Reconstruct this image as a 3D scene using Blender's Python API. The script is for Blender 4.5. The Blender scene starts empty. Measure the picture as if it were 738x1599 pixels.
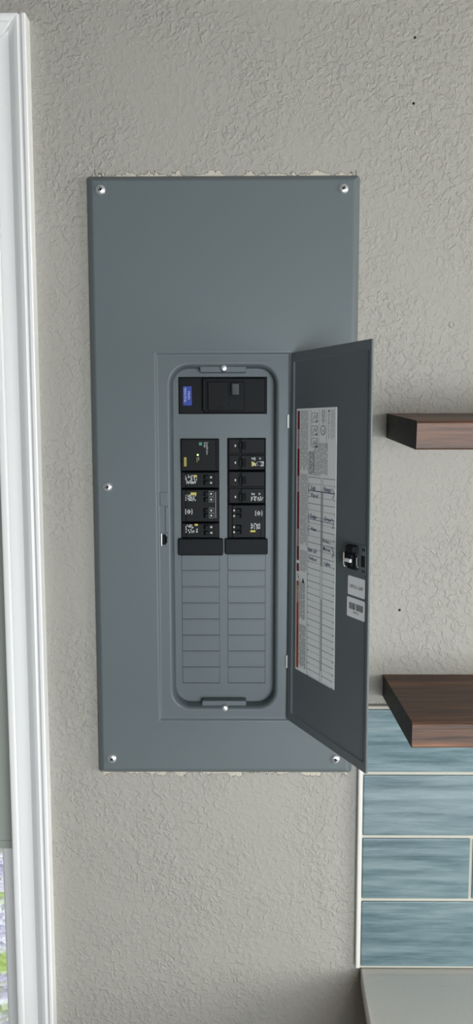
import bpy, math, random
from mathutils import Vector, Matrix
random.seed(7)
S = bpy.context.scene
COL = S.collection
Z0 = 1.667                       # height of the panel's centre above the floor (counter top comes out at 0.914 m)

# ------------------------------------------------------------------ camera
F = 1108.0                       # focal length in pixels of a 738 x 1599 frame
yaw, pitch, roll = 0.00826, -0.09466, -0.00152
fw = Vector((-math.sin(yaw)*math.cos(pitch), math.cos(yaw)*math.cos(pitch), math.sin(pitch)))
rt = Vector((math.cos(yaw), math.sin(yaw), 0))
up = rt.cross(fw)
r2 = rt*math.cos(roll) + up*math.sin(roll)
u2 = up*math.cos(roll) - rt*math.sin(roll)
cam = bpy.data.cameras.new('camera'); co = bpy.data.objects.new('camera', cam); COL.objects.link(co)
cam.sensor_fit = 'VERTICAL'; cam.sensor_height = 36.0; cam.sensor_width = 36.0*738/1599
cam.lens = 36.0*F/1599; cam.clip_start = 0.01
M = Matrix(((r2.x, u2.x, -fw.x), (r2.y, u2.y, -fw.y), (r2.z, u2.z, -fw.z))).to_4x4()
M.translation = Vector((0.0267, -1.0424, Z0+0.0601)); co.matrix_world = M
S.camera = co

# ------------------------------------------------------------------ sky, lights, exposure
vs = S.view_settings
vs.view_transform = 'Standard'; vs.look = 'None'; vs.gamma = 1.0; vs.use_curve_mapping = False
vs.exposure = 0.13
w = bpy.data.worlds.new('sky'); S.world = w; w.use_nodes = True
bg = w.node_tree.nodes['Background']; bg.inputs['Color'].default_value = (0.80, 0.90, 1.0, 1); bg.inputs['Strength'].default_value = 1.6

def area(name, loc, target, sx, sy, power, color):
    l = bpy.data.lights.new(name, 'AREA'); l.shape = 'RECTANGLE'; l.size = sx; l.size_y = sy
    l.energy = power; l.color = color
    o = bpy.data.objects.new(name, l); COL.objects.link(o); o.location = loc
    o.rotation_euler = (Vector(target)-Vector(loc)).to_track_quat('-Z', 'Y').to_euler()
    return o
area('daylight_side_window', (2.46, -1.30, 1.45), (0.3, -1.1, 0.7), 1.2, 1.0, 42, (1.0, 0.97, 0.92))
area('daylight_rear_window', (0.66, -2.28, 1.32), (0.40, 0, 1.05), 1.0, 0.9, 38, (0.88, 0.95, 1.0))

# ------------------------------------------------------------------ helpers
def wallframe(a, b, c):          # a: right, b: up from the panel's centre, c: out of the wall
    return Vector((a, -c, b+Z0))
HO = Vector((0.0924, -0.016, Z0-0.3482)); HE = Vector((0.4639, -0.8856, -0.0203)); HV = Vector((0.0084, 0, 1)); HN = Vector((-0.8857, -0.4641, 0.0074))
def doorframe(a, b, c):          # the open door: a from the hinge, b from its foot, c out of its inner face
    a2 = a - 0.0165*(b-0.269)*min(1, max(0, a/0.015))
    return HO + HE*a2 + HV*b + HN*c

def rrect(x0, x1, z0, z1, r, n=6):
    r = max(1e-5, min(r, (x1-x0)/2-1e-5, (z1-z0)/2-1e-5)); pts = []
    for cx, cz, a0 in ((x1-r, z1-r, 0), (x0+r, z1-r, 90), (x0+r, z0+r, 180), (x1-r, z0+r, 270)):
        for i in range(n+1):
            t = math.radians(a0+90*i/n); pts.append((cx+r*math.cos(t), cz+r*math.sin(t)))
    return pts

_txt = {}
def text_geo(s, shear=0.0):
    k = (s, shear)
    bold = .012 if shear else 0
    if k not in _txt:
        cu = bpy.data.curves.new('t', 'FONT'); cu.body = s; cu.size = 1; cu.resolution_u = 1; cu.shear = shear; cu.offset = bold
        o = bpy.data.objects.new('t', cu); COL.objects.link(o)
        dg = bpy.context.evaluated_depsgraph_get(); me = o.evaluated_get(dg).to_mesh()
        _txt[k] = ([(v.co.x, v.co.y) for v in me.vertices], [tuple(p.vertices) for p in me.polygons])
        o.evaluated_get(dg).to_mesh_clear(); bpy.data.objects.remove(o); bpy.data.curves.remove(cu)
    return _txt[k]

class MB:
    def __init__(self, frame=wallframe):
        self.v = []; self.f = []; self.m = []; self.fr = frame
    def add(self, pts):
        i = len(self.v); self.v += [self.fr(*p) for p in pts]; return list(range(i, i+len(pts)))
    def face(self, idx, m=0): self.f.append(tuple(idx)); self.m.append(m)
    def quad(self, pts, m=0): self.face(self.add(pts), m); return self
    def rect(self, a0, a1, b0, b1, c, m=0): return self.quad([(a0, b0, c), (a1, b0, c), (a1, b1, c), (a0, b1, c)], m)
    def loops(self, L, m=0, front=True, back=False, mcap=None):       # L: list of rings of (a,b,c), back to front, counter-clockwise
        R = [self.add(l) for l in L]; n = len(R[0])
        for p, q in zip(R, R[1:]):
            for i in range(n):
                j = (i+1) % n; self.face((p[i], p[j], q[j], q[i]), m)
        if front: self.face(R[-1], m if mcap is None else mcap)
        if back: self.face(R[0][::-1], m)
        return self
    def rbox(self, a0, a1, b0, b1, c0, c1, ch=0.0006, r=0.0006, m=0, n=3, back=True):
        L = [[(x, z, c) for x, z in rrect(a0+i, a1-i, b0+i, b1-i, max(r-i, 2e-5), n)] for i, c in ((0, c0), (0, c1-ch), (ch*.35, c1-ch*.35), (ch, c1), (ch*1.4, c1))]
        return self.loops(L, m, True, back)
    def box(self, a0, a1, b0, b1, c0, c1, m=0):
        L = [[(a0, b0, c), (a1, b0, c), (a1, b1, c), (a0, b1, c)] for c in (c0, c1)]
        return self.loops(L, m, True, True)
    def lathe(self, a, b, prof, n=20, m=0):        # prof: (radius, c) from back to front
        L = [[(a+r*math.cos(2*math.pi*i/n), b+r*math.sin(2*math.pi*i/n), c) for i in range(n)] for r, c in prof]
        return self.loops(L, m, True, False)
    def text(self, s, a, b, size, c, m=0, rot=0, sx=1.0, shear=0.0, align='l'):
        V, P = text_geo(s, shear)
        if not V: return self
        w_ = max(x for x, y in V)*size*sx; off = {'l': 0, 'c': -w_/2, 'r': -w_}[align]
        cr, sr = math.cos(math.radians(rot)), math.sin(math.radians(rot))
        pts = []
        for x, y in V:
            X = x*size*sx+off; Y = y*size; pts.append((a+X*cr-Y*sr, b+X*sr+Y*cr, c))
        i = self.add(pts)[0]
        for p in P: self.face([k+i for k in p], m)
        return self
    def stroke(self, pts, wd, c, m=0):
        for (x0, y0), (x1, y1) in zip(pts, pts[1:]):
            d = math.hypot(x1-x0, y1-y0) or 1e-9; nx, ny = -(y1-y0)/d*wd/2, (x1-x0)/d*wd/2
            self.quad([(x0-nx, y0-ny, c), (x1-nx, y1-ny, c), (x1+nx, y1+ny, c), (x0+nx, y0+ny, c)], m)
        return self
    def ring(self, a, b, ra, rb, wd, c, m=0, n=20):
        P = [(a+ra*math.cos(2*math.pi*i/n), b+rb*math.sin(2*math.pi*i/n)) for i in range(n+1)]
        return self.stroke(P, wd, c, m)
    def tube(self, P, r, m=0, n=8):                # P: points (a,b,c)
        W = [self.fr(*p) for p in P]; R = []
        for i, p in enumerate(W):
            d = (W[min(i+1, len(W)-1)]-W[max(i-1, 0)]).normalized()
            s = d.cross(Vector((0.3, 0.2, 1)) if abs(d.z) < .9 else Vector((1, .2, .1))).normalized(); t = d.cross(s)
            k = len(self.v); self.v += [p+s*r*math.cos(2*math.pi*j/n)+t*r*math.sin(2*math.pi*j/n) for j in range(n)]; R.append(list(range(k, k+n)))
        for p, q in zip(R, R[1:]):
            for i in range(n): self.face((p[i], p[(i+1) % n], q[(i+1) % n], q[i]), m)
        self.face(R[0][::-1], m); self.face(R[-1], m)
        return self
    def build(self, name, mats, parent=None, smooth=35, origin=None):
        if not isinstance(mats, (list, tuple)): mats = [mats]
        xs = [[p[k] for p in self.v] for k in range(3)]
        cen = Vector([(min(x)+max(x))/2 for x in xs]) if origin is None else Vector(origin)
        me = bpy.data.meshes.new(name); me.from_pydata([p-cen for p in self.v], [], self.f)
        for mt in mats: me.materials.append(mt)
        me.polygons.foreach_set('material_index', self.m)
        if smooth:
            me.shade_smooth(); me.set_sharp_from_angle(angle=math.radians(smooth))
        me.update()
        o = bpy.data.objects.new(name, me); COL.objects.link(o)
        return put(o, parent, cen)
WPOS = {}
def put(o, parent, world):
    WPOS[o.name] = Vector(world); o.location = Vector(world) - (WPOS[parent.name] if parent else Vector())
    if parent: o.parent = parent
    return o
def dup(o, parent, world):
    c = o.copy(); COL.objects.link(c); c.parent = None
    for k in list(c.keys()): del c[k]
    return put(c, parent, world)
def empty(name, world):
    o = bpy.data.objects.new(name, None); o.empty_display_size = .05; COL.objects.link(o); return put(o, None, world)
def tag(o, label=None, cat=None, group=None, kind=None):
    for k, v in (('label', label), ('category', cat), ('group', group), ('kind', kind)):
        if v: o[k] = v
    return o

# ------------------------------------------------------------------ materials
def srgb(*c):
    return tuple((x/255/12.92 if x/255 <= .04045 else ((x/255+.055)/1.055)**2.4) for x in c) + (1,)
def mat(name, col, rough=.5, metal=0, spec=None, coat=0):
    m = bpy.data.materials.new(name); m.use_nodes = True; b = m.node_tree.nodes['Principled BSDF']
    b.inputs['Base Color'].default_value = col if len(col) == 4 else tuple(col)+(1,)
    b.inputs['Roughness'].default_value = rough; b.inputs['Metallic'].default_value = metal
    if spec is not None: b.inputs['Specular IOR Level'].default_value = spec
    b.inputs['Coat Weight'].default_value = coat
    return m
def N(m, t, **kw):
    n = m.node_tree.nodes.new(t)
    for k, v in kw.items():
        if k in n.inputs: n.inputs[k].default_value = v
        else: setattr(n, k, v)
    return n
def L(m, a, b): m.node_tree.links.new(a, b)
def ramp(m, stops):
    r = m.node_tree.nodes.new('ShaderNodeValToRGB'); e = r.color_ramp.elements
    while len(e) < len(stops): e.new(.5)
    for x, (p, c) in zip(e, stops): x.position = p; x.color = c if len(c) == 4 else tuple(c)+(1,)
    return r
def bsdf(m): return m.node_tree.nodes['Principled BSDF']
def coords(m, scale=(1, 1, 1), rnd=False):
    tc = N(m, 'ShaderNodeTexCoord'); mp = N(m, 'ShaderNodeMapping'); mp.inputs['Scale'].default_value = scale
    L(m, tc.outputs['Object'], mp.inputs['Vector'])
    if rnd:
        oi = N(m, 'ShaderNodeObjectInfo'); ml = N(m, 'ShaderNodeMath', operation='MULTIPLY'); ml.inputs[1].default_value = 37.0
        L(m, oi.outputs['Random'], ml.inputs[0]); L(m, ml.outputs[0], mp.inputs['Location'])
    return mp.outputs['Vector']
def math_(m, op, a, b=None, c=None):
    n = N(m, 'ShaderNodeMath', operation=op)
    for i, x in enumerate((a, b, c)):
        if x is None: continue
        if isinstance(x, (int, float)): n.inputs[i].default_value = x
        else: L(m, x, n.inputs[i])
    return n.outputs[0]

def painted_steel():
    m = mat('grey_painted_steel', (0.122, 0.146, 0.154), .42, 0, .42)
    n = N(m, 'ShaderNodeTexNoise', Scale=900.0, Detail=2.0); L(m, coords(m), n.inputs['Vector'])
    b = N(m, 'ShaderNodeBump', Strength=.12, Distance=.0004); L(m, n.outputs['Fac'], b.inputs['Height']); L(m, b.outputs['Normal'], bsdf(m).inputs['Normal'])
    return m
STEEL = painted_steel()
ZINC = mat('zinc_plated_steel', (0.80, 0.82, 0.84), .40, .85)
CHROME = mat('bright_steel', (0.85, 0.85, 0.84), .15, 1.0)
BLACK = mat('black_plastic', (0.0075, 0.0085, 0.010), .5, 0, .16)
BLACK2 = mat('charcoal_plastic', (0.010, 0.0115, 0.0145), .55, 0, .15)
HOLE = mat('dark_opening', (0.003, 0.003, 0.0035), .9)
BLUE = mat('blue_label', srgb(38, 62, 160), .5)
INKW = mat('white_print', srgb(205, 208, 205), .6)
INKY = mat('yellow_print', srgb(205, 190, 85), .6)
GREEN = mat('green_print', srgb(60, 150, 120), .6)
PAPER = mat('label_paper', srgb(244, 246, 246), .55)
STICK = mat('sticker_paper', srgb(245, 246, 248), .5)
INKG = mat('grey_print', srgb(138, 142, 143), .7)
INKK = mat('black_print', srgb(40, 42, 46), .7)
INKL = mat('line_print', srgb(105, 112, 116), .7)
RED = mat('dark_red_print', srgb(120, 32, 44), .6)
ORANGE = mat('orange_print', srgb(168, 76, 40), .6)
PEN = mat('blue_ink', srgb(62, 62, 112), .6)
LED = mat('green_led', (0.1, 0.5, 0.1), .4)
bsdf(LED).inputs['Emission Color'].default_value = (0.45, 1, 0.25, 1); bsdf(LED).inputs['Emission Strength'].default_value = 2.5
TRIMW = mat('white_trim_paint', srgb(240, 240, 239), .38)
CREAM = mat('bare_plaster', srgb(205, 198, 180), .9)

def wall_material():
    m = mat('textured_wall_paint', srgb(165, 162, 154), .62, 0, .3)
    v = coords(m)
    a = N(m, 'ShaderNodeTexNoise', Scale=118.0, Detail=3.0, Roughness=.5, Distortion=.9); L(m, v, a.inputs['Vector'])
    ra = ramp(m, [(.44, (0, 0, 0)), (.54, (.35, .35, .35)), (.63, (1, 1, 1))]); L(m, a.outputs['Fac'], ra.inputs['Fac'])
    b = N(m, 'ShaderNodeTexNoise', Scale=55.0, Detail=2.0, Distortion=1.2); L(m, v, b.inputs['Vector'])
    k = N(m, 'ShaderNodeTexNoise', Scale=5.5, Detail=2.0); L(m, v, k.inputs['Vector'])
    mk = ramp(m, [(.38, (.32, .32, .32)), (.60, (1, 1, 1))]); L(m, k.outputs['Fac'], mk.inputs['Fac'])
    h = math_(m, 'ADD', math_(m, 'MULTIPLY', ra.outputs['Color'], .7), math_(m, 'MULTIPLY', b.outputs['Fac'], .9))
    h = math_(m, 'MULTIPLY', h, mk.outputs['Color'])
    # chipped plaster along the top and bottom edges of the panel cover
    sp = N(m, 'ShaderNodeSeparateXYZ'); tc = N(m, 'ShaderNodeTexCoord'); L(m, tc.outputs['Object'], sp.inputs[0])
    cn = N(m, 'ShaderNodeTexNoise', Scale=34.0, Detail=5.0, Roughness=.65); L(m, coords(m, (1, 1, .6)), cn.inputs['Vector'])
    dz = math_(m, 'SUBTRACT', math_(m, 'ABSOLUTE', math_(m, 'SUBTRACT', sp.outputs['Z'], Z0)), 0.437)
    thr = math_(m, 'MULTIPLY', math_(m, 'SUBTRACT', cn.outputs['Fac'], .44), .055)
    inx = math_(m, 'LESS_THAN', math_(m, 'ABSOLUTE', math_(m, 'ADD', sp.outputs['X'], 0.0)), .186)
    near = math_(m, 'MULTIPLY', math_(m, 'LESS_THAN', dz, .0095), inx)
    chip = math_(m, 'MULTIPLY', math_(m, 'LESS_THAN', dz, thr), near)
    crack = math_(m, 'MULTIPLY', math_(m, 'LESS_THAN', math_(m, 'ABSOLUTE', math_(m, 'SUBTRACT', dz, thr)), .00055), near)
    c1 = N(m, 'ShaderNodeMix', data_type='RGBA'); c1.inputs['A'].default_value = srgb(165, 162, 154); c1.inputs['B'].default_value = srgb(196, 190, 176)
    L(m, chip, c1.inputs['Factor'])
    c2 = N(m, 'ShaderNodeMix', data_type='RGBA'); c2.inputs['B'].default_value = srgb(70, 60, 48); L(m, c1.outputs['Result'], c2.inputs['A']); L(m, math_(m, 'MULTIPLY', crack, .75), c2.inputs['Factor'])
    L(m, c2.outputs['Result'], bsdf(m).inputs['Base Color'])
    h = math_(m, 'SUBTRACT', h, math_(m, 'MULTIPLY', chip, .5))
    bp = N(m, 'ShaderNodeBump', Strength=.6, Distance=.0028); L(m, h, bp.inputs['Height']); L(m, bp.outputs['Normal'], bsdf(m).inputs['Normal'])
    return m
WALL = wall_material()
PLAIN = mat('plain_wall_paint', srgb(190, 186, 178), .8)
PLAIN2 = mat('grey_wall_paint', srgb(160, 158, 152), .8)
CEIL = mat('ceiling_paint', srgb(140, 138, 133), .9)

def wood(name, cols, rough):
    m = mat(name, cols[1], rough)
    v = coords(m, (2.2, 26, 55), True)
    n = N(m, 'ShaderNodeTexNoise', Scale=1.5, Detail=8.0, Roughness=.68, Distortion=.25); L(m, v, n.inputs['Vector'])
    r = ramp(m, [(.30, cols[0]), (.46, cols[1]), (.60, cols[2]), (.74, cols[3])]); L(m, n.outputs['Fac'], r.inputs['Fac'])
    L(m, r.outputs['Color'], bsdf(m).inputs['Base Color'])
    g = N(m, 'ShaderNodeTexNoise', Scale=9.0, Detail=3.0); L(m, v, g.inputs['Vector'])
    b = N(m, 'ShaderNodeBump', Strength=.35, Distance=.0008); L(m, g.outputs['Fac'], b.inputs['Height']); L(m, b.outputs['Normal'], bsdf(m).inputs['Normal'])
    return m
WOOD = wood('dark_stained_wood', [srgb(44, 31, 24), srgb(84, 58, 43), srgb(114, 78, 56), srgb(170, 114, 76)], .5)
ENDG = wood('dark_end_grain', [srgb(26, 21, 19), srgb(38, 31, 28), srgb(50, 42, 38), srgb(66, 56, 50)], .6)

def floor_wood():
    m = mat('floor_laminate', srgb(120, 95, 72), .45)
    n = N(m, 'ShaderNodeTexNoise', Scale=2.0, Detail=6.0); L(m, coords(m, (20, 1.5, 1)), n.inputs['Vector'])
    r = ramp(m, [(.3, srgb(70, 54, 42)), (.7, srgb(112, 92, 74))]); L(m, n.outputs['Fac'], r.inputs['Fac']); L(m, r.outputs['Color'], bsdf(m).inputs['Base Color'])
    return m
FLOOR = floor_wood()

def tile_mat():
    m = mat('glazed_teal_tile', srgb(120, 150, 160), .16, 0, .5)
    n = N(m, 'ShaderNodeTexNoise', Scale=3.2, Detail=9.0, Roughness=.68, Distortion=.12); L(m, coords(m, (2.0, 2, 26), True), n.inputs['Vector'])
    r = ramp(m, [(.28, srgb(76, 98, 104)), (.44, srgb(102, 124, 130)), (.58, srgb(124, 144, 149)), (.76, srgb(148, 164, 164))]); L(m, n.outputs['Fac'], r.inputs['Fac'])
    hs = N(m, 'ShaderNodeHueSaturation'); oi = N(m, 'ShaderNodeObjectInfo')
    L(m, r.outputs['Color'], hs.inputs['Color']); L(m, math_(m, 'MULTIPLY_ADD', oi.outputs['Random'], .22, .88), hs.inputs['Value'])
    L(m, hs.outputs['Color'], bsdf(m).inputs['Base Color'])
    g = N(m, 'ShaderNodeTexNoise', Scale=14.0, Detail=2.0); L(m, coords(m, (1, 1, 2), True), g.inputs['Vector'])
    b = N(m, 'ShaderNodeBump', Strength=.25, Distance=.002); L(m, g.outputs['Fac'], b.inputs['Height']); L(m, b.outputs['Normal'], bsdf(m).inputs['Normal'])
    return m
TILE = tile_mat()
GROUT = mat('pale_grout', srgb(192, 188, 175), .85)
def quartz():
    m = mat('white_quartz', srgb(232, 233, 231), .14)
    n = N(m, 'ShaderNodeTexNoise', Scale=420.0, Detail=2.0); L(m, coords(m), n.inputs['Vector'])
    r = ramp(m, [(.25, srgb(212, 212, 208)), (.32, srgb(229, 231, 228)), (.8, srgb(234, 235, 233))]); L(m, n.outputs['Fac'], r.inputs['Fac']); L(m, r.outputs['Color'], bsdf(m).inputs['Base Color'])
    return m
QUARTZ = quartz()
def gravel():
    m = mat('gravel', srgb(170, 165, 172), .9)
    v = N(m, 'ShaderNodeTexVoronoi', Scale=42.0); L(m, coords(m), v.inputs['Vector'])
    r = ramp(m, [(.0, srgb(150, 140, 160)), (.35, srgb(198, 188, 200)), (.62, srgb(236, 230, 228)), (.85, srgb(150, 146, 120))]); L(m, v.outputs['Color'], r.inputs['Fac'])
    g = N(m, 'ShaderNodeTexNoise', Scale=5.0, Detail=3.0); L(m, coords(m), g.inputs['Vector'])
    rg = ramp(m, [(.52, (0, 0, 0)), (.62, (1, 1, 1))]); L(m, g.outputs['Fac'], rg.inputs['Fac'])
    mx = N(m, 'ShaderNodeMix', data_type='RGBA'); mx.inputs['B'].default_value = srgb(168, 186, 96); L(m, r.outputs['Color'], mx.inputs['A']); L(m, rg.outputs['Color'], mx.inputs['Factor'])
    L(m, mx.outputs['Result'], bsdf(m).inputs['Base Color'])
    b = N(m, 'ShaderNodeBump', Strength=.8, Distance=.02); L(m, v.outputs['Distance'], b.inputs['Height']); L(m, b.outputs['Normal'], bsdf(m).inputs['Normal'])
    return m
GRAVEL = gravel()
GLASS = mat('window_glass', (1, 1, 1), 0.0); bsdf(GLASS).inputs['Transmission Weight'].default_value = 1.0; bsdf(GLASS).inputs['IOR'].default_value = 1.05
SHADE = mat('grey_green_shade_fabric', srgb(168, 172, 164), .85)

# ------------------------------------------------------------------ the room
def pierced(name, xs, zs, holes, y0, y1, m, axis='y', parent=None, depth=None):
    """slab between y0 (room side) and y1 with rectangular holes, as cells of a grid"""
    b = MB(lambda a, c, d: Vector((a, d, c)) if axis == 'y' else Vector((d, a, c)))
    def inside(i, j):
        x = (xs[i]+xs[i+1])/2; z = (zs[j]+zs[j+1])/2
        return any(h[0] < x < h[1] and h[2] < z < h[3] for h in holes)
    nx, nz = len(xs)-1, len(zs)-1
    vid = {}
    def vv(i, j, k):
        if (i, j, k) not in vid: vid[(i, j, k)] = b.add([(xs[i], zs[j], (y0, y1)[k])])[0]
        return vid[(i, j, k)]
    for i in range(nx):
        for j in range(nz):
            if inside(i, j): continue
            b.face((vv(i, j, 0), vv(i+1, j, 0), vv(i+1, j+1, 0), vv(i, j+1, 0)))
            b.face((vv(i, j, 1), vv(i, j+1, 1), vv(i+1, j+1, 1), vv(i+1, j, 1)))
            for di, dj, e in ((-1, 0, ((i, j), (i, j+1))), (1, 0, ((i+1, j+1), (i+1, j))), (0, -1, ((i+1, j), (i, j))), (0, 1, ((i, j+1), (i+1, j+1)))):
                p, q = i+di, j+dj
                if not (0 <= p < nx and 0 <= q < nz) or inside(p, q):
                    (a1, a2), (b1, b2) = e
                    b.face((vv(a1, a2, 0), vv(b1, b2, 0), vv(b1, b2, 1), vv(a1, a2, 1)))
    return b.build(name, m, parent, smooth=0, origin=(0, 0, 0))

XL, XR, YF, ZC = -3.4, 2.5, -2.35, 2.62
WX0, WX1, WZ0, WZ1 = -1.12, -0.325, 0.12, Z0+0.590      # opening of the glazed door at the left
HX, HZ = 0.172, 0.418
wall_back = tag(pierced('wall_back', [XL, WX0, WX1, -HX, HX, XR], [0, WZ0, Z0-HZ, Z0+HZ, WZ1, ZC],
    [(WX0, WX1, WZ0, WZ1), (-HX, HX, Z0-HZ, Z0+HZ)], 0, .12, WALL), kind='structure')
RW = (-1.95, -0.65, 0.93, 1.97)
wall_right = tag(pierced('wall_right', [YF, RW[0], RW[1], 0.0], [0, RW[2], RW[3], ZC], [RW], XR, XR+.12, PLAIN, 'x'), kind='structure')
wall_left = tag(pierced('wall_left', [YF, 0.0], [0, ZC], [], XL, XL-.12, PLAIN2, 'x'), kind='structure')
FWN = (0.11, 1.21, 0.82, 1.82)
wall_front = tag(pierced('wall_front', [XL, FWN[0], FWN[1], XR], [0, FWN[2], FWN[3], ZC], [FWN], YF, YF-.12, PLAIN2), kind='structure')
xyz = lambda a, b, c: Vector((a, b, c))
tag(MB(xyz).box(XL, XR, YF, 0, -.10, 0).build('floor', FLOOR, smooth=0), kind='structure')
tag(MB(xyz).box(XL, XR, YF, 0, ZC, ZC+.10).build('ceiling', CEIL, smooth=0), kind='structure')
tag(MB(xyz).box(-9, 4, .13, 12, -.30, -.16).build('gravel_ground', GRAVEL, smooth=0, origin=(0, 0, 0)), kind='structure')

# small marks in the wall: nail holes and a wall anchor
hole0 = None
for x, z in ((.266, .621), (.266, .534), (.261, -.186)):
    p = (x, -.0004, Z0+z)
    if hole0 is None:
        hole0 = MB().lathe(x, z, [(.0019, 0), (.0014, .0004)], 10).build('nail_hole', HOLE, wall_back)
    else: dup(hole0, wall_back, p)
b = MB(); b.loops([[(.328+r*math.cos(t*math.pi/8), .231+r*math.sin(t*math.pi/8), c) for t in range(16)] for r, c in ((.0048, 0), (.0044, .0012), (.0030, .0012), (.0022, .0003))], 0)
b.build('wall_anchor', mat('anchor_plastic', srgb(165, 161, 150), .6), wall_back)

MB().rbox(-.1815, -.1808, .4372, .4475, 0, .0003, .0001, .0002).build('scratch', INKK, wall_back)
MB().rbox(.1868, .1875, .4372, .4455, 0, .0003, .0001, .0002).build('scratch', INKK, wall_back)
# ------------------------------------------------------------------ casing of the glazed door, jamb, shade, glass
CIN, COUT, CTOP = -.327, -.268, .647
prof = [(0, 0), (0, .0085), (.0015, .0105), (.0050, .0115), (.0092, .0112), (.0104, .0078), (.0118, .0076), (.0130, .0095), (.020, .0092), (.027, .0082), (.0315, .0080),
        (.0345, .0100), (.0385, .0140), (.0430, .0168), (.0468, .0178), (.0488, .0166), (.0502, .0163), (.0520, .0182), (.0540, .0192), (.0572, .0192), (.0588, .0178), (.059, 0)]
b = MB()
A = [b.add([(CIN+q, -Z0+0.0, p) for q, p in prof]), b.add([(CIN+q, min(CTOP-.0012, CTOP-.059+q+.0105), p) for q, p in prof])]
for i in range(len(prof)-1): b.face((A[0][i+1], A[0][i], A[1][i], A[1][i+1]))
b.face(A[1]); b.face(A[0][::-1])
tag(b.build('trim_1', TRIMW, smooth=25), kind='structure')
b = MB()
x1 = WX0-.0  # left end of head casing
A = [b.add([(CIN+q-.0112, CTOP-.059+q, p) for q, p in prof]), b.add([(WX0-q, CTOP-.059+q, p) for q, p in prof])]
for i in range(len(prof)-1): b.face((A[0][i+1], A[0][i], A[1][i], A[1][i+1]))
b.face(A[1]); b.face(A[0][::-1])
tag(b.build('trim_2', TRIMW, smooth=25), kind='structure')
b = MB()
A = [b.add([(WX0+.002-q, -Z0+0.0, p) for q, p in prof]), b.add([(WX0+.002-q, CTOP-.059+q-.0003, p) for q, p in prof])]
for i in range(len(prof)-1): b.face((A[0][i], A[0][i+1], A[1][i+1], A[1][i]))
b.face(A[1][::-1]); b.face(A[0])
tag(b.build('trim_3', TRIMW, smooth=25), kind='structure')
door1 = tag(empty('door_1', ((WX0+WX1)/2, .075, WZ0)), kind='structure')
zb, zt = WZ0-Z0, WZ1-Z0
stile = lambda a0, a1, b0, b1, n: MB().rbox(a0, a1, b0, b1, -.095, -.055, .004, .002).build(n, TRIMW, door1)
stile(WX1-.041, WX1-.0005, zb+.001, zt-.001, 'stile'); stile(WX0+.0005, WX0+.030, zb+.001, zt-.001, 'stile')
stile(WX0+.0305, WX1-.0415, zb+.001, zb+.09, 'bottom_rail'); stile(WX0+.0305, WX1-.0415, zt-.05, zt-.001, 'top_rail')
MB().box(WX0+.031, WX1-.042, zb+.0905, zt-.0505, -.080, -.075).build('glass_pane', GLASS, door1, smooth=0)
for n, (a0, a1, b0, b1) in enumerate(((WX1-.012, WX1-.0006, zb+.001, zt-.001),)):
    MB().rbox(a0, a1, b0, b1, -.054, -.030, .002, .001).build('door_stop', TRIMW, door1)
# fabric shade hanging in front of the glass
sh = MB()
sz = -.572
pr = []
for i in range(33):
    pr.append((WX0+.020 + (WX1-.0130-WX0-.020)*i/32, -.040+.0012*math.sin(i*1.1)))
Lp = [sh.add([(x, z, c) for x, c in pr]) for z in (sz, zt-.03)]
Lb = [sh.add([(x, z, c-.0012) for x, c in pr]) for z in (sz, zt-.03)]
for i in range(32):
    sh.face((Lp[0][i], Lp[0][i+1], Lp[1][i+1], Lp[1][i])); sh.face((Lb[0][i+1], Lb[0][i], Lb[1][i], Lb[1][i+1]))
shade = empty('roller_shade', ((WX0+WX1)/2, .045, WZ1-.05))
tag(shade, 'grey-green fabric shade pulled most of the way down the glazed door', 'shade')
sh.build('shade_fabric', SHADE, shade)
MB().rbox(WX0+.020, WX1-.0130, sz-.014, sz-.0002, -.046, -.038, .002, .002).build('bottom_bar', SHADE, shade)
MB().tube([(WX0+.006, zt-.022, -.040), (WX1-.018, zt-.022, -.040)], .018, n=16).build('roller', SHADE, shade)

# ------------------------------------------------------------------ electrical panel
panel = tag(empty('electrical_panel', (0, 0, Z0-.437)), 'grey steel electrical breaker panel set in the wall with its narrow door open', 'breaker panel')
def ringpts(x0, x1, z0, z1, r, spec, n=7):
    return [[(x, z, c) for x, z in rrect(x0+i, x1-i, z0+i, z1-i, max(r-i, 1e-4), n)] for i, c in spec]
CF, ST, DF = .0135, .0105, -.0105           # cover front, door seat, dead front
b = MB()
RR = ringpts(-.1925, .1925, -.437, .437, .005, [(0, .0006), (0, .0022), (.0008, .0040), (.0072, .0118), (.0088, .0131), (.0105, CF), (.0118, CF)])
RR += ringpts(-.0985, .0965, -.3525, .1915, .003, [(-.0012, CF), (0, CF), (.0012, CF-.0004), (.0026, ST+.0004), (.0036, ST), (.0046, ST)])
RR += ringpts(-.0805, .0795, -.3365, .1765, .030, [(-.001, ST), (0, ST), (.0014, ST-.0003), (.0034, ST-.0022), (.0048, ST-.0055), (.0060, DF-.001)])
b.loops(RR, 0, False, False)
b.build('cover_plate', STEEL, panel, smooth=40)
# box in the wall cavity behind the cover
e = MB()
e.loops([[(-.165, -.41, -.0013), (.165, -.41, -.0013), (.165, .41, -.0013), (-.165, .41, -.0013)], [(-.165, -.41, -.09), (.165, -.41, -.09), (.165, .41, -.09), (-.165, .41, -.09)]], 0, True)
e.build('enclosure_box', STEEL, panel, smooth=0)

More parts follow.
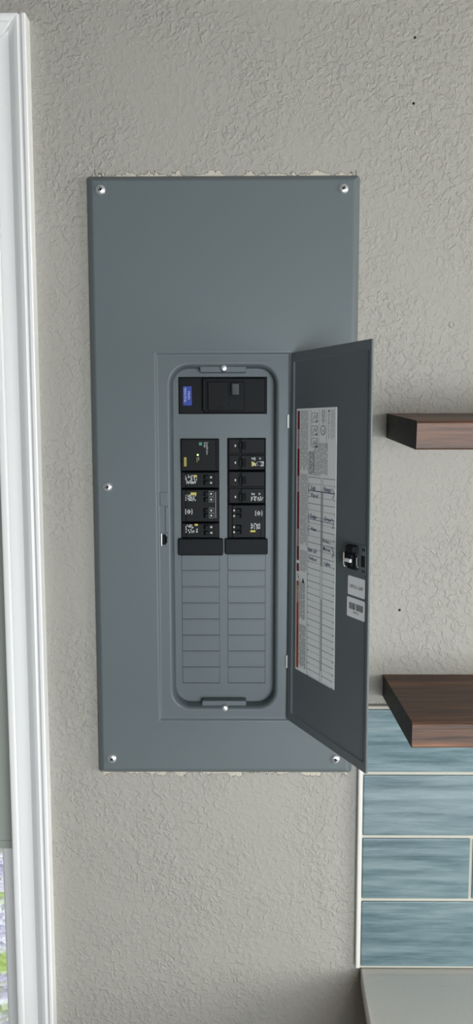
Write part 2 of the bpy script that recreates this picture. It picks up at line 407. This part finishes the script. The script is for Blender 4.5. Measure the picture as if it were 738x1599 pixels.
def screw(parent, a, b_, c, r, rot, name='screw'):
    h = r*.62
    o = MB().lathe(a, b_, [(r*1.02, c), (r*1.02, c+h*.16), (r*.97, c+h*.36), (r*.83, c+h*.62), (r*.6, c+h*.84), (r*.34, c+h*.96), (r*.30, c+h*.70), (r*.10, c+h*.55)], 20).build(name, ZINC, parent)
    return o
for i, (x, z) in enumerate(((-.171, .415), (.168, .415), (-.169, -.001), (-.170, -.411), (.166, -.411))):
    s = screw(panel, x, z, CF-.0001, .0068, 20*i, 'cover_screw')
    q = MB(); k = math.radians(25+37*i); h = CF+.0068*.62*.90
    for d in (0, math.pi/2):
        dx, dz = math.cos(k+d)*.0030, math.sin(k+d)*.0030; nx, nz = -math.sin(k+d)*.0006, math.cos(k+d)*.0006
        q.loops([[(x-dx-nx, z-dz-nz, c), (x+dx-nx, z+dz-nz, c), (x+dx+nx, z+dz+nz, c), (x-dx+nx, z-dz+nz, c)] for c in (h-.0016, h+.0002)], 0)
    q.build('drive_recess', BLACK2, s)

# dead front with its openings
LX0, LX1, RX0, RX1 = -.0645, -.0075, .0045, .0615
KO = [-.1045-.02485*i for i in range(9)]
holes = [(-.067, .063, .105, .159), (LX0, LX1, -.080, .0690), (RX0, RX1, -.080, .0700)]
for i in range(8):
    for a0, a1 in ((LX0, LX1), (RX0, RX1)): holes.append((a0, a1, KO[i+1]+.0011, KO[i]-.0005))
xs = sorted({-.085, .083, *[h[0] for h in holes], *[h[1] for h in holes]})
zs = sorted({-.338, .178, *[h[2] for h in holes], *[h[3] for h in holes]})
dead = pierced('dead_front', xs, [z+Z0 for z in zs], [(h[0], h[1], h[2]+Z0, h[3]+Z0) for h in holes], -DF, -DF+.0022, STEEL, parent=None)
WPOS[dead.name] = Vector((0, 0, 0)); put(dead, panel, Vector((0, 0, 0)))
kp = None
for i in range(8):
    for a0, a1 in ((LX0, LX1), (RX0, RX1)):
        cx, cz = (a0+a1)/2, (KO[i]+KO[i+1])/2
        if kp is None:
            kp = MB().rbox(a0+.0002, a1-.0002, KO[i+1]+.0013, KO[i]-.0007, DF-.0026, DF-.0009, .0004, .0008, n=2).build('knockout_plate', STEEL, dead)
            k0 = WPOS[kp.name] - wallframe(cx, cz, 0)
        else: dup(kp, dead, wallframe(cx, cz, 0)+k0)
# tabs with screws that hold the dead front
for z0, z1, zs_ in ((.1640, .1752, .1695), (-.3385, -.3245, -.3345)):
    t = MB().rbox(-.0345, .0325, z0, z1, DF+.0002, DF+.0150, .001, .0025).build('mounting_tab', STEEL, dead)
    s = MB().lathe(0.0005, zs_, [(.0052, DF+.0149), (.0054, DF+.0165), (.0050, DF+.0190), (.0036, DF+.0210), (.0014, DF+.0216)], 18).build('screw', ZINC, t)

# main breaker
mb = MB()
mb.rbox(-.0665, .0625, .1055, .1585, DF-.03, DF-.002, .0008, .0006)
mb.rbox(-.0300, .0600, .1070, .1570, DF-.003, DF+.0012, .0012, .0012)
mb.rbox(-.0240, .0300, .1095, .1520, DF+.0010, DF+.0042, .0010, .0010)
mb.rbox(-.0312, -.0262, .1090, .1560, DF, DF+.0062, .0010, .0010, 1)
mb.rbox(.0060, .0270, .1270, .1515, DF+.004, DF+.0048, .0004, .0010, 1)
mb.rbox(-.0175, -.0140, .1185, .1220, DF+.004, DF+.0050, .0004, .0015, 1); mb.rbox(-.0090, -.0010, .1100, .1150, DF+.004, DF+.0050, .0004, .0010, 1)
mb.rbox(.0060, .0090, .1185, .1215, DF+.004, DF+.0050, .0004, .0012, 1)
main = mb.build('main_breaker', [BLACK, BLACK2], panel)
tg = MB(); tg.loops([[(x, z, c) for x, z in rrect(.0100+i, .0225-i*.3, .1310+i*.6, .1490-i*.6, .001, 2)] for i, c in ((0, DF+.0047), (.0012, DF+.0125), (.0022, DF+.0132))], 0)
for k in range(3): tg.box(.0138+k*.0025, .0148+k*.0025, .1335, .1465, DF+.013, DF+.0138)
tg.build('toggle', mat('grey_handle', (.045, .047, .05), .45), main)
lb = MB().rbox(-.0605, -.0475, .1175, .1455, DF-.0025, DF-.0016, .0002, .0006)
lb.text('MAIN', -.0535, .1385, .0052, DF-.0014, 1, -90, .95); lb.text('PRINCIPAL', -.0590, .1435, .0052, DF-.0014, 1, -90, .88)
lb.build('rating_label', [BLUE, mat('pale_print', srgb(190, 200, 235), .6)], main)

# branch breakers
def print_block(m, a0, a1, b0, b1, c, seed, yellow=None, white=0, yel=1):
    rnd = random.Random(seed)
    a = a0
    while a < a1-.0012:
        wd = rnd.uniform(.0006, .0014); z = b0+rnd.uniform(0, .002)
        while z < b1-.0012:
            ln = rnd.uniform(.0010, .0040); ze = min(z+ln, b1)
            if rnd.random() < .66: m.rect(a, min(a+wd, a1), z, ze, c, white)
            z = ze+rnd.uniform(.0004, .0013)
        a += wd+rnd.uniform(.0003, .0008)
    if yellow: m.rect(*yellow, c+.0002, yel)
def blocks(body, block, seed, c):
    for bl in block:
        p = MB(); print_block(p, *bl[:4], c, seed+len(bl), bl[4] if len(bl) > 4 else None); p.build('printed_label', [INKW, INKY], body)
def toggle(parent, x, z, side, c, w=.0075, h=.0062):
    # lever in its slot with a white mark; side +1: lever thrown to the right
    t = MB()
    t.loops([[(x-w/2, z-h/2, c), (x+w/2, z-h/2, c), (x+w/2, z+h/2, c), (x-w/2, z+h/2, c)],
             [(x-w/2+.0012+side*.0018, z-h/2+.0007, c+.0052), (x+w/2-.0012+side*.0018, z-h/2+.0007, c+.0052), (x+w/2-.0012+side*.0018, z+h/2-.0007, c+.0052), (x-w/2+.0012+side*.0018, z+h/2-.0007, c+.0052)]], 0)
    return t.build('toggle', BLACK2, parent)
def frame_slot(m, x, z, w, h, c, mm=1):
    m.rbox(x-w/2, x+w/2, z-h/2, z+h/2, c-.001, c+.0005, .0003, .0008, mm, 2)
CB = DF+.0035
# surge protector on the left column
s = MB(); s.rbox(-.0640, -.0078, .0213, .0686, DF-.03, CB+.0022, .0014, .0012); s.rbox(-.0125, -.0095, .0235, .0665, CB+.002, CB+.0032, .0008, .0008, 1)
spd = s.build('surge_protector', [BLACK, BLACK2], panel)
p = MB(); c = CB+.0024
p.rect(-.0368, -.0325, .0590, .0636, c, 2)
p.text('Surge', -.0295, .0640, .0042, c, 0, -90, .9); p.text('SurgeBreaker', -.0262, .0640, .0042, c, 0, -90, .82)
p.rect(-.0590, -.0555, .0285, .0415, c, 1)
for k in range(6): p.rect(-.0585, -.0560, .0295+k*.002, .0303+k*.002, c+.0001, 3)
p.rect(-.0402, -.0396, .0345, .0415, c, 1); p.rect(-.0378, -.0372, .0370, .0420, c, 0)
p.build('printed_label', [INKW, INKY, GREEN, INKK], spd)
MB().lathe(-.0388, .0451, [(.0014, CB+.002), (.0013, CB+.0030), (.0008, CB+.0034)], 14).build('indicator_light', LED, spd)

def tandem(z0, z1, n, marks, block, seed, sym=None, side='l', tie=False):
    """breaker filling z0..z1 of a column; n toggle rows at heights marks"""
    L_ = side == 'l'
    a0, a1 = (LX0+.0006, LX1-.0004) if L_ else (RX0+.0004, RX1-.0006)
    m = MB(); m.rbox(a0, a1, z0+.0004, z1-.0004, DF-.03, CB, .0012, .0008)
    m.rbox(a0+.0065, a1-.0065, z0+.0010, z1-.0010, CB-.001, CB+.0018, .0010, .0008)
    sx = -.0270 if L_ else .0218; kx = -.0195 if L_ else .0145
    for z in marks: frame_slot(m, sx, z, .0085, .0070, CB+.0018)
    body = m.build('breaker', [BLACK, BLACK2], panel)
    for z in marks:
        toggle(body, sx, z, 1 if L_ else -1, CB+.0020)
    c = CB+.0021
    for z in marks:
        p = MB()
        p.rbox(kx-.0013, kx+.0015, z-.0015, z+.0013, c-.0003, c, .0001, .0008, 0, 2)
        if tie:
            for q in (-.0036, .0036): p.rect(kx-.0032, kx+.0040, z+q-.0003, z+q+.0003, c, 1)
            for q in (-.0032, .0040): p.rect(kx+q-.0003, kx+q+.0003, z-.0036, z+.0036, c, 1)
        p.build('position_mark', [INKW, INKG], body)
    blocks(body, block, seed, c)
    if sym:
        x, z = sym; p = MB()
        p.stroke([(x-.0026, z), (x, z+.0032), (x+.0026, z), (x, z-.0032), (x-.0026, z)], .0009, c)
        for q in (-1, 1): p.stroke([(x+q*.0038, z+.0040), (x+q*.0048, z+.0030), (x+q*.0048, z-.0030), (x+q*.0038, z-.0040)], .0010, c)
        p.rect(x-.0008, x+.0008, z-.0008, z+.0008, c)
        p.build('printed_symbol', INKW, body)
    return body
def pxz(y): return .069-(y-685)*(.148/155)
def pxx(x): return -.064+(x-282)*(.057/60)
tandem(-.0045, .0205, 2, (pxz(744.5), pxz(753)), [(pxx(289), pxx(308), pxz(755), pxz(741), (pxx(302), pxx(307), pxz(744), pxz(741)))], 3)
q = tandem(-.0550, -.0050, 4, (pxz(770), pxz(779), pxz(796), pxz(804)), [(pxx(289), pxx(306), pxz(782), pxz(771), (pxx(297), pxx(306), pxz(772), pxz(768)))], 11, (pxx(294), pxz(798)), tie=True)
MB().rbox(pxx(335), pxx(336.6), pxz(808), pxz(767), CB+.0017, CB+.0026, .0003, .0003).build('tie_bar', mat('grey_plastic', srgb(120, 124, 126), .5), q)
tandem(-.0790, -.0555, 2, (pxz(822), pxz(831)), [(pxx(289), pxx(309), pxz(832), pxz(818), (pxx(303), pxx(308), pxz(820), pxz(817)))], 5)

def double_pole(z0, z1, marks, block, seed, bright):
    m = MB(); a0, a1 = RX0+.0004, RX1-.0006
    m.rbox(a0, a1, z0+.0004, z1-.0004, DF-.03, CB, .0012, .0008)
    zm = (z0+z1)/2
    for k, (u0, u1) in enumerate(((z0, zm), (zm, z1))):
        m.rbox(a0+.0195, a1-.0008, u0+.0008, u1-.0008, CB-.001, CB+.0020, .0012, .0008)
        m.rbox(a0+.0016, a0+.0180, u0+.0008, u1-.0008, CB-.001, CB+.0010, .0010, .0008)
    for z in marks: frame_slot(m, pxx(379.5), z, .0072, .0118, CB+.0020, 2)
    body = m.build('breaker', [BLACK, BLACK2, HOLE], panel)
    for z in marks:
        t = MB(); x = pxx(376); t.loops([[(x-.0022, z-.0052, CB+.002), (x+.0020, z-.0052, CB+.002), (x+.0020, z+.0052, CB+.002), (x-.0022, z+.0052, CB+.002)],
            [(x-.0026, z-.0046, CB+.0072), (x-.0006, z-.0046, CB+.0072), (x-.0006, z+.0046, CB+.0072), (x-.0026, z+.0046, CB+.0072)]], 0)
        t.build('toggle', bright, body)
    for z in marks: MB().rbox(pxx(365.6), pxx(367.8), z-.0017, z+.0017, CB+.0009, CB+.0012, .0001, .0006, 0, 2).build('position_mark', INKW, body)
    blocks(body, block, seed, CB+.0022)
    return body
double_pole(.0220, .0697, (pxz(696), pxz(722)), [(pxx(392), pxx(411), pxz(728), pxz(720), (pxx(392), pxx(396), pxz(727), pxz(721))), (pxx(392), pxx(398), pxz(719), pxz(714)), (pxx(404), pxx(408), pxz(719), pxz(714))], 21, BLACK)
double_pole(-.0275, .0215, (pxz(749), pxz(775)), [(pxx(391), pxx(411), pxz(782), pxz(774)), (pxx(392), pxx(397), pxz(773), pxz(768)), (pxx(403), pxx(407), pxz(773), pxz(768))], 25, BLACK2)
tandem(-.0790, -.0280, 4, (pxz(796), pxz(804.5), pxz(822), pxz(830)), [(pxx(391), pxx(407), pxz(826), pxz(816), (pxx(390), pxx(398), pxz(830), pxz(827)))], 33, (pxx(403), pxz(800.5)), 'r')
# black filler plates under the breakers
for a0, a1, z0, z1 in ((-.0690, -.0020, -.1045, -.0792), (.0008, .0645, -.1030, -.0792)):
    MB().rbox(a0, a1, z0, z1, DF+.0002, DF+.0068, .0012, .0022).build('filler_plate', BLACK2, panel)

# latch keeper on the left of the door seat, hinge slots on the right
k = MB(); k.rbox(-.0938, -.0812, -.0290, -.0085, ST-.0005, ST+.0012, .0008, .0012); k.rbox(-.0862, -.0815, -.0680, -.0300, ST-.0005, ST+.0014, .0009, .0010)
k.rbox(-.0936, -.0815, -.0885, -.0685, ST-.0005, ST+.0008, .0006, .0010)
keeper = k.build('latch_keeper', STEEL, panel)
MB().rbox(-.0905, -.0850, -.0860, -.0705, ST+.0007, ST+.0010, .0001, .0004).rbox(-.0862, -.0832, -.0835, -.0735, ST+.0007, ST+.0010, .0001, .0004).build('slot', HOLE, keeper)
MB().rbox(-.0925, -.0909, -.0880, -.0690, ST+.0006, ST+.0016, .0004, .0003).build('keeper_lip', ZINC, keeper)
for z in (.0935, -.2612):
    MB().rbox(.0912, .0940, z-.0098, z+.0098, ST+.0002, ST+.0030, .0006, .0004).build('hinge_tab', mat('pale_metal', srgb(205, 208, 200), .4), panel)

# ------------------------------------------------------------------ the open door of the panel
DW, DH = .187, .538
d = MB(doorframe)
def dring(i, c, r): return [(x, z, c) for x, z in rrect(i, DW-i, i, DH-i, r, 5)]
d.loops([dring(.001, -.0032, .001), dring(0, -.0026, .0015), dring(0, -.0006, .0015), dring(.0006, 0, .001), dring(.0014, 0, .001), [(x, z, 0) for x, z in rrect(.0078, DW-.0033, .0113, DH-.0113, .003, 5)],
         [(x, z, 0) for x, z in rrect(.0085, DW-.0040, .0120, DH-.0120, .003, 5)],
         [(x, z, -.0016) for x, z in rrect(.0100, DW-.0056, .0138, DH-.0138, .0025, 5)],
         [(x, z, -.0018) for x, z in rrect(.0112, DW-.0064, .0150, DH-.0150, .002, 5)], [(x, z, -.0018) for x, z in rrect(.0120, DW-.0070, .0158, DH-.0158, .002, 5)]], 0, True, True)
pdoor = d.build('panel_door', STEEL, panel, smooth=30)
P0 = -.0018
# printed directory
lab = MB(doorframe); U0, U1, V0, V1 = .0168, .1145, .0835, .4590
mm = lambda x: x/1000
PAP, G, K, LN, RD, OR, IN = range(7)
lab.rbox(U0, U1, V0, V1, P0, P0+.0003, .0001, .0008, PAP, 2)
c = P0+.00045
for v0, v1, mt in ((.430, .4560, RD), (.3640, .4030, RD), (.2890, .3420, RD), (.2440, .2645, RD), (.2280, .2395, RD), (.0870, .2140, OR)): lab.rect(.0192, .0252, v0, v1, c, mt)
pink = 7
for v0, v1 in ((.4030, .4300), (.3420, .3640), (.2645, .2890)): lab.rect(.0192, .0252, v0, v1, c, pink)
lab.text('DANGER', .0207, .4285, .0058, c+.0001, RD, -90, .98); lab.text('PELIGRO', .0207, .3630, .0058, c+.0001, RD, -90, .78); lab.text('DANGER', .0207, .2880, .0058, c+.0001, RD, -90, .95)
lab.text('WARNING', .0207, .2080, .0058, c+.0001, PAP, -90, .9); lab.text('AVERTISSEMENT', .0207, .1500, .0056, c+.0001, RD, -90, .8)
rnd = random.Random(4)
def lines(u0, u1, v0, v1, step, wd, mt=G, seed=1):
    r = random.Random(seed); u = u0
    while u < u1:
        z = v1
        while z > v0+.004:
            ln = r.uniform(.004, .016); ze = max(z-ln, v0)
            lab.rect(u, u+wd, ze, z, c, mt); z = ze-r.uniform(.0006, .0016)
        u += step
lines(.0285, .0460, .3740, .4560, .0033, .0011, G, 2); lines(.0285, .0450, .2680, .3680, .0030, .0010, G, 3)
lines(.0285, .0440, .2300, .2600, .0030, .0010, G, 4); lines(.0270, .0425, .1600, .2140, .0026, .0012, G, 5); lines(.0270, .0430, .0900, .1530, .0026, .0012, G, 6)
lines(.0490, .0600, .3680, .4000, .0036, .0014, K, 7); lines(.0620, .0960, .3670, .4120, .0038, .0014, G, 8)
# wiring sketches at the head of the label
for z in (.4460, .4285, .4120):
    lab.stroke([(.0560, z-.006), (.0700, z-.006), (.0700, z+.006), (.0560, z+.006), (.0560, z-.006)], .0006, c, LN)
    lab.stroke([(.058, z-.004), (.063, z+.003), (.066, z-.002), (.069, z+.005)], .0007, c, K); lab.rect(.0660, .0690, z-.0065, z-.0040, c, K)
lab.stroke([(.0535, .456), (.0535, .407)], .0006, c, LN); lab.stroke([(.0740, .456), (.0740, .407)], .0005, c, G); lab.stroke([(.0915, .456), (.0915, .404)], .0005, c, G)
lab.ring(.0832, .4290, .0056, .0062, .0010, c, K); lab.text('UL', .0806, .4270, .0052, c, K, -15)
lines(.0800, .0870, .4370, .4560, .0030, .0012, G, 9)
lab.rect(.0955, .0985, .4530, .4555, c, K); lab.text('Homeline', .0955, .4515, .0050, c, K, -90, .9); lab.text('Load Center', .0955, .4325, .0048, c, K, -90, .6)
lines(.1020, .1085, .4160, .4560, .0032, .0008, G, 10)
# circuit table
ROW = .00903; VT = .3645; TL_, TC0, TC1, TR_ = .0475, .0800, .0842, .1125
for i in range(32):
    z = VT-ROW*i
    if z < V0+.001: break
    wd = .0007 if i % 2 == 0 else .00035
    lab.rect(TL_, TC0, z-wd/2, z+wd/2, c, LN); lab.rect(TC1, TR_, z-wd/2, z+wd/2, c, LN)
    if i % 2 == 1:
        lab.text(str(i), TL_+.0004, z-.0020, .0044, c, K, 0, .8); lab.text(str(i+1), TR_-.0002, z-.0020, .0044, c, K, 0, .8, 0, 'r')
for u in (TL_, TC0, TC1): lab.rect(u-.0003, u+.0003, V0+.0008, VT, c, LN)
lab.rect(TC0, TC1, .2450, .3470, c-.00005, 8); lab.rect(TC0+.0015, TC1, .100, .200, c-.00005, 8)
# handwriting
def hand(s, u, z, size, sx=1.0): lab.text(s, u, z, size, c+.0001, IN, -2, sx, .25)
hand('Sub', .0535, .3475, .0088); hand('Panel', .0545, .3375, .0085); hand('Range', .0862, .3480, .0088, .8)
hand('Solar', .0530, .3080, .0088, .9); hand('Dryer', .0880, .3080, .0085, .8)
hand('Heat', .0545, .2915, .0070); hand('Kitchen 1', .0845, .2790, .0070, .7)
hand('Microw.', .0850, .2680, .0078, .7); hand('Bath GFI', .0490, .2610, .0080, .72)
hand('Outdoor', .0490, .2500, .0078, .75); hand('- Lights', .0855, .2485, .0075, .8)
for z in (.3475, .3075, .2915): lab.stroke([(.0525, z+.007), (.0495, z+.004), (.0490, z), (.0495, z-.004), (.0520, z-.006)], .0008, c+.0001, IN)
for z in (.3455, .3060, .2680): lab.stroke([(.1050, z+.007), (.1090, z+.003), (.1105, z), (.1085, z-.005), (.1065, z-.007)], .0009, c+.0001, IN)
lab.stroke([(.0500, .3460), (.1090, .3455)], .0007, c, IN); lab.stroke([(.0500, .3068), (.1095, .3058)], .0007, c, IN)
# small shock pictogram
lab.stroke([(.0215, .2250), (.0250, .2200), (.0225, .2205), (.0275, .2150)], .0010, c, RD)
lab.face(lab.add([(.0330, .2140, c), (.0400, .2130, c), (.0365, .2210, c)]), K)
lab.build('directory_label', [PAPER, INKG, INKK, INKL, RED, ORANGE, PEN, mat('pink_print', srgb(196, 160, 166), .6), mat('pale_grey_print', srgb(178, 182, 184), .7)], pdoor, smooth=0)
# two white stickers
t = MB(doorframe); t.rbox(.1425, .1778, .2200, .2445, P0, P0+.0003, .0001, .0018, 0, 3); t.text('247021-GAF', .1602, .2295, .0066, P0+.00045, 1, 0, .82, 0, 'c')
t.build('number_sticker', [STICK, INKK], pdoor, smooth=0)
t = MB(doorframe); t.rbox(.1410, .1782, .1915, .2170, P0, P0+.0003, .0001, .0018, 0, 3)
u = .1462; r = random.Random(12)
while u < .1742:
    wv = r.choice((.0004, .0007, .0012)); t.rect(u, u+wv, .2020, .2105, P0+.00045, 1); u += wv+r.choice((.0004, .0006, .0011))
t.text('0247021', .1602, .1975, .0040, P0+.00045, 1, 0, .9, 0, 'c')
t.build('barcode_sticker', [STICK, INKK], pdoor, smooth=0)
# slide latch
la = MB(doorframe)
la.rbox(.1420, .1800, .2505, .2870, P0, P0+.0014, .0006, .0020)
latch = la.build('door_latch', STEEL, pdoor)
lt = MB(doorframe)
lt.rbox(.1465, .1655, .2545, .2855, P0+.0012, P0+.0055, .0012, .0020)
lt.rbox(.1480, .1600, .2590, .2745, P0+.0050, P0+.0085, .0012, .0020)
lt.rbox(.1485, .1650, .2765, .2850, P0+.0050, P0+.0100, .0015, .0020)
lt.build('latch_housing', BLACK2, latch)
lt = MB(doorframe); lt.tube([(.1447, .2752, P0+.001), (.1447, .2742, P0+.0080), (.1447, .2600, P0+.0080), (.1452, .2572, P0+.0075), (.1462, .2565, P0+.002)], .0013); lt.build('spring_clip', CHROME, latch)
lt = MB(doorframe); lt.rbox(.1485, .1605, .2638, .2684, P0+.0080, P0+.0112, .0008, .0006); lt.build('slide_bar', mat('white_nylon', srgb(225, 228, 226), .4), latch)
lt = MB(doorframe); lt.tube([(.1672, .2590, P0+.0030), (.1684, .2625, P0+.0055), (.1684, .2710, P0+.0055), (.1672, .2745, P0+.0030)], .0014); lt.build('bolt', CHROME, latch)
for u0, u1, v0, v1, cc in ((.1352, .1398, .2600, .2745, P0+.0001), (.1710, .1790, .2600, .2745, P0+.0013), (.1735, .1758, .2800, .2838, P0+.0013), (.1770, .1792, .2800, .2838, P0+.0013), (.1735, .1758, .2530, .2568, P0+.0013), (.1770, .1792, .2530, .2568, P0+.0013)):
    MB(doorframe).rbox(u0, u1, v0, v1, cc, cc+.0003, .0001, .0005).build('slot', HOLE, latch)

# ------------------------------------------------------------------ backsplash: grout bed, edge strip, tiles
bx0, bx1, bz0, bz1 = .2055, 1.30, -.7515, -.3320
bs = MB().box(bx0, bx1, bz0, bz1, .0002, .0068).build('backsplash', GROUT, wall_back, smooth=0)
es = MB(); es.rbox(.2020, .2088, bz0, bz1+.001, .0003, .0098, .0016, .0012); es.build('edge_strip', mat('white_edge_strip', srgb(222, 220, 214), .4), bs)
es = MB(); es.rbox(.2090, bx1, bz1-.0034, bz1+.0012, .0003, .0085, .0012, .0008); es.build('caulk_line', GROUT, bs)
rows = [(-.4340, -.3355), (-.5350, -.4380), (-.6370, -.5390), (-.7490, -.6410)]
rows = [(-.4335, -.3362), (-.5342, -.4385), (-.6362, -.5392), (-.7478, -.6412)]
TW = .300
for i, (z0, z1) in enumerate(rows):
    x = .2100
    first = TW if i != 2 else .1640
    n = 0
    proto = None
    while x < bx1-.01:
        wd = min(first if n == 0 else TW, bx1-x)
        if proto and abs(wd-TW) < 1e-6 and proto[1] == TW:
            dup(proto[0], bs, wallframe(x+wd/2, (z0+z1)/2, 0)+proto[2])
        else:
            t = MB().rbox(x, x+wd, z0, z1, .0030, .0094, .0012, .0015).build('tile', TILE, bs)
            proto = (t, wd, WPOS[t.name]-wallframe(x+wd/2, (z0+z1)/2, 0))
        x += wd+.0046; n += 1

# ------------------------------------------------------------------ worktop and cabinet
cb = MB(xyz)
CT = Z0-.753
outl = [(.2112, -.0012), (.1815, -.64), (1.95, -.64), (1.95, -.0012)]
outl = [(.2112, -.0012), (.2010, -.22), (.1990, -.64), (1.95, -.64), (1.95, -.0012)]
def inset(P, k): 
    cx = sum(p[0] for p in P)/len(P); cy = sum(p[1] for p in P)/len(P)
    return [(x+(k if x < cx else -k), y+(k if y < cy else -k)) for x, y in P]
cb.loops([[(x, y, z) for x, y in inset(outl, k)] for k, z in ((.002, CT-.030), (0, CT-.028), (0, CT-.003), (.0010, CT-.0008), (.003, CT))], 0, True, True)
tag(cb.build('countertop', QUARTZ, smooth=30), 'white speckled stone countertop meeting the blue-green wall tiles', 'countertop')
CABM = mat('white_cabinet_paint', srgb(215, 214, 208), .45)
cab = tag(empty('base_cabinet', (1.08, -.3, 0)), 'white base cabinet under the white stone countertop', 'cabinet')
zc = CT-.0302
MB(xyz).box(.225, 1.93, -.585, -.004, .10, zc).build('cabinet_body', CABM, cab, smooth=0)
MB(xyz).box(.235, 1.92, -.53, -.01, .0, .0998).build('toe_kick', BLACK2, cab, smooth=0)
wdt = (1.93-.225)/4
for i in range(4):
    x = .225+i*wdt
    dr = MB(lambda a, b_, c: Vector((a, -c, b_))).rbox(x+.002, x+wdt-.002, .105, zc-.012, .5852, .604, .002, .002).build('door', CABM, cab)
    hx = x+wdt-.04 if i % 2 == 0 else x+.04
    MB(xyz).tube([(hx, -.603, zc-.20), (hx, -.628, zc-.19), (hx, -.628, zc-.09), (hx, -.603, zc-.08)], .005).build('handle', CHROME, dr)

# ------------------------------------------------------------------ floating shelves
def shelf(name, zt, x0, x1, depth, th, tilt, label):
    s = MB(xyz)
    nseg = 40; r = random.Random(int(zt*1000)+5000)
    sec = [(-.0006, 0), (-.0006, -th), (-depth+.002, -th), (-depth, -th+.002), (-depth, -.003), (-depth+.003, 0)]
    R = []
    for i in range(nseg+1):
        x = x0+(x1-x0)*i/nseg; q = .0009*math.sin(i*.7)+r.uniform(-.0004, .0004)
        k = .002 if i in (0, nseg) else 0
        R.append(s.add([(x, y+(q if j > 1 else 0)*(1 if j > 1 else 0), z) for j, (y, z) in enumerate(sec)]))
    for p, q in zip(R, R[1:]):
        for i in range(6): s.face((p[i], p[(i+1) % 6], q[(i+1) % 6], q[i]))
    s.face(R[0][::-1], 1); s.face(R[-1], 1)
    o = s.build(name, [WOOD, ENDG], None, smooth=30, origin=(0, 0, 0)); o.location = (0, 0, Z0+zt); o.rotation_euler = (math.radians(tilt), 0, 0)
    return tag(o, label, 'shelf', 'floating shelves beside the panel')
shelf('floating_shelf', .105, .2365, 1.35, .184, .035, 5.2, 'thick dark wood floating shelf on bare wall, tilting down at the front')
shelf('floating_shelf', -.2846, .2380, 1.35, .186, .0335, 0.0, 'dark brown wood floating shelf just above the blue-green tiles')

# ------------------------------------------------------------------ windows behind the camera and a ceiling lamp
for nm, (a0, a1, z0, z1), ax, pos in (('window_1', RW, 'x', XR+.07), ('window_2', FWN, 'y', YF-.07)):
    fr = (lambda a, b_, c: Vector((pos+c, a, b_))) if ax == 'x' else (lambda a, b_, c: Vector((a, pos+c, b_)))
    wo = tag(empty(nm, fr((a0+a1)/2, z0, 0)), kind='structure')
    for p0, p1, q0, q1 in ((a0, a0+.05, z0, z1), (a1-.05, a1, z0, z1), ((a0+a1)/2-.025, (a0+a1)/2+.025, z0+.05, z1-.05), (a0+.05, a1-.05, z0, z0+.05), (a0+.05, a1-.05, z1-.05, z1)):
        MB(fr).box(p0, p1, q0, q1, -.02, .02).build('window_frame', TRIMW, wo, smooth=0)
    for p0, p1 in ((a0+.05, (a0+a1)/2-.025), ((a0+a1)/2+.025, a1-.05)): MB(fr).box(p0, p1, z0+.05, z1-.05, -.003, .003).build('glass_pane', GLASS, wo, smooth=0)
lx, ly = 0.80, -1.05
lamp = tag(empty('recessed_downlight', (lx, ly, ZC)), 'round recessed ceiling downlight with a warm lens', 'lamp')
fr = lambda a, b_, c: Vector((lx+a, ly+b_, ZC-c))
b = MB(fr); b.loops([[(r_*math.cos(t*math.pi/16), r_*math.sin(t*math.pi/16), c) for t in range(32)] for r_, c in ((.095, .0004), (.093, .006), (.075, .007), (.068, .0045))], 0, False)
b.build('trim_ring', TRIMW, lamp)
WARM = mat('warm_lens', (.9, .85, .75), .4); bsdf(WARM).inputs['Emission Color'].default_value = (1, .66, .40, 1); bsdf(WARM).inputs['Emission Strength'].default_value = 8.0
MB(fr).lathe(0, 0, [(.0675, .0010), (.0670, .0035), (.05, .0042)], 32).build('lens', WARM, lamp)
sl = bpy.data.lights.new('downlight_beam', 'SPOT'); sl.energy = 28; sl.color = (1, .80, .58); sl.spot_size = math.radians(95); sl.spot_blend = .8; sl.shadow_soft_size = .07
so = bpy.data.objects.new('downlight_beam', sl); COL.objects.link(so); so.location = (lx, ly, ZC-.02)
# warm wall lamp further along the same wall
wl = tag(empty('wall_lamp', (1.62, 0, Z0+.42)), 'small wall lamp with a warm frosted glass shade', 'lamp')
fr = lambda a, b_, c: Vector((1.62+a, -c, Z0+.48+b_))
MB(fr).lathe(0, -.06, [(.05, .0006), (.05, .012), (.042, .018)], 24).build('back_plate', ZINC, wl)
MB(fr).tube([(0, -.06, .017), (0, -.06, .10), (0, -.045, .14), (0, -.03, .15)], .007).build('arm', ZINC, wl)
sc = MB(lambda a, b_, c: Vector((1.62+a, -.15+b_, Z0+.45+c))); GW = mat('warm_glass', (.9, .85, .75), .4)
bsdf(GW).inputs['Emission Color'].default_value = (1, .62, .36, 1); bsdf(GW).inputs['Emission Strength'].default_value = 20.0
sc.lathe(0, 0, [(.025, -.0), (.045, .01), (.052, .05), (.050, .10), (.040, .12), (.02, .125)], 24).build('glass_shade', GW, wl)
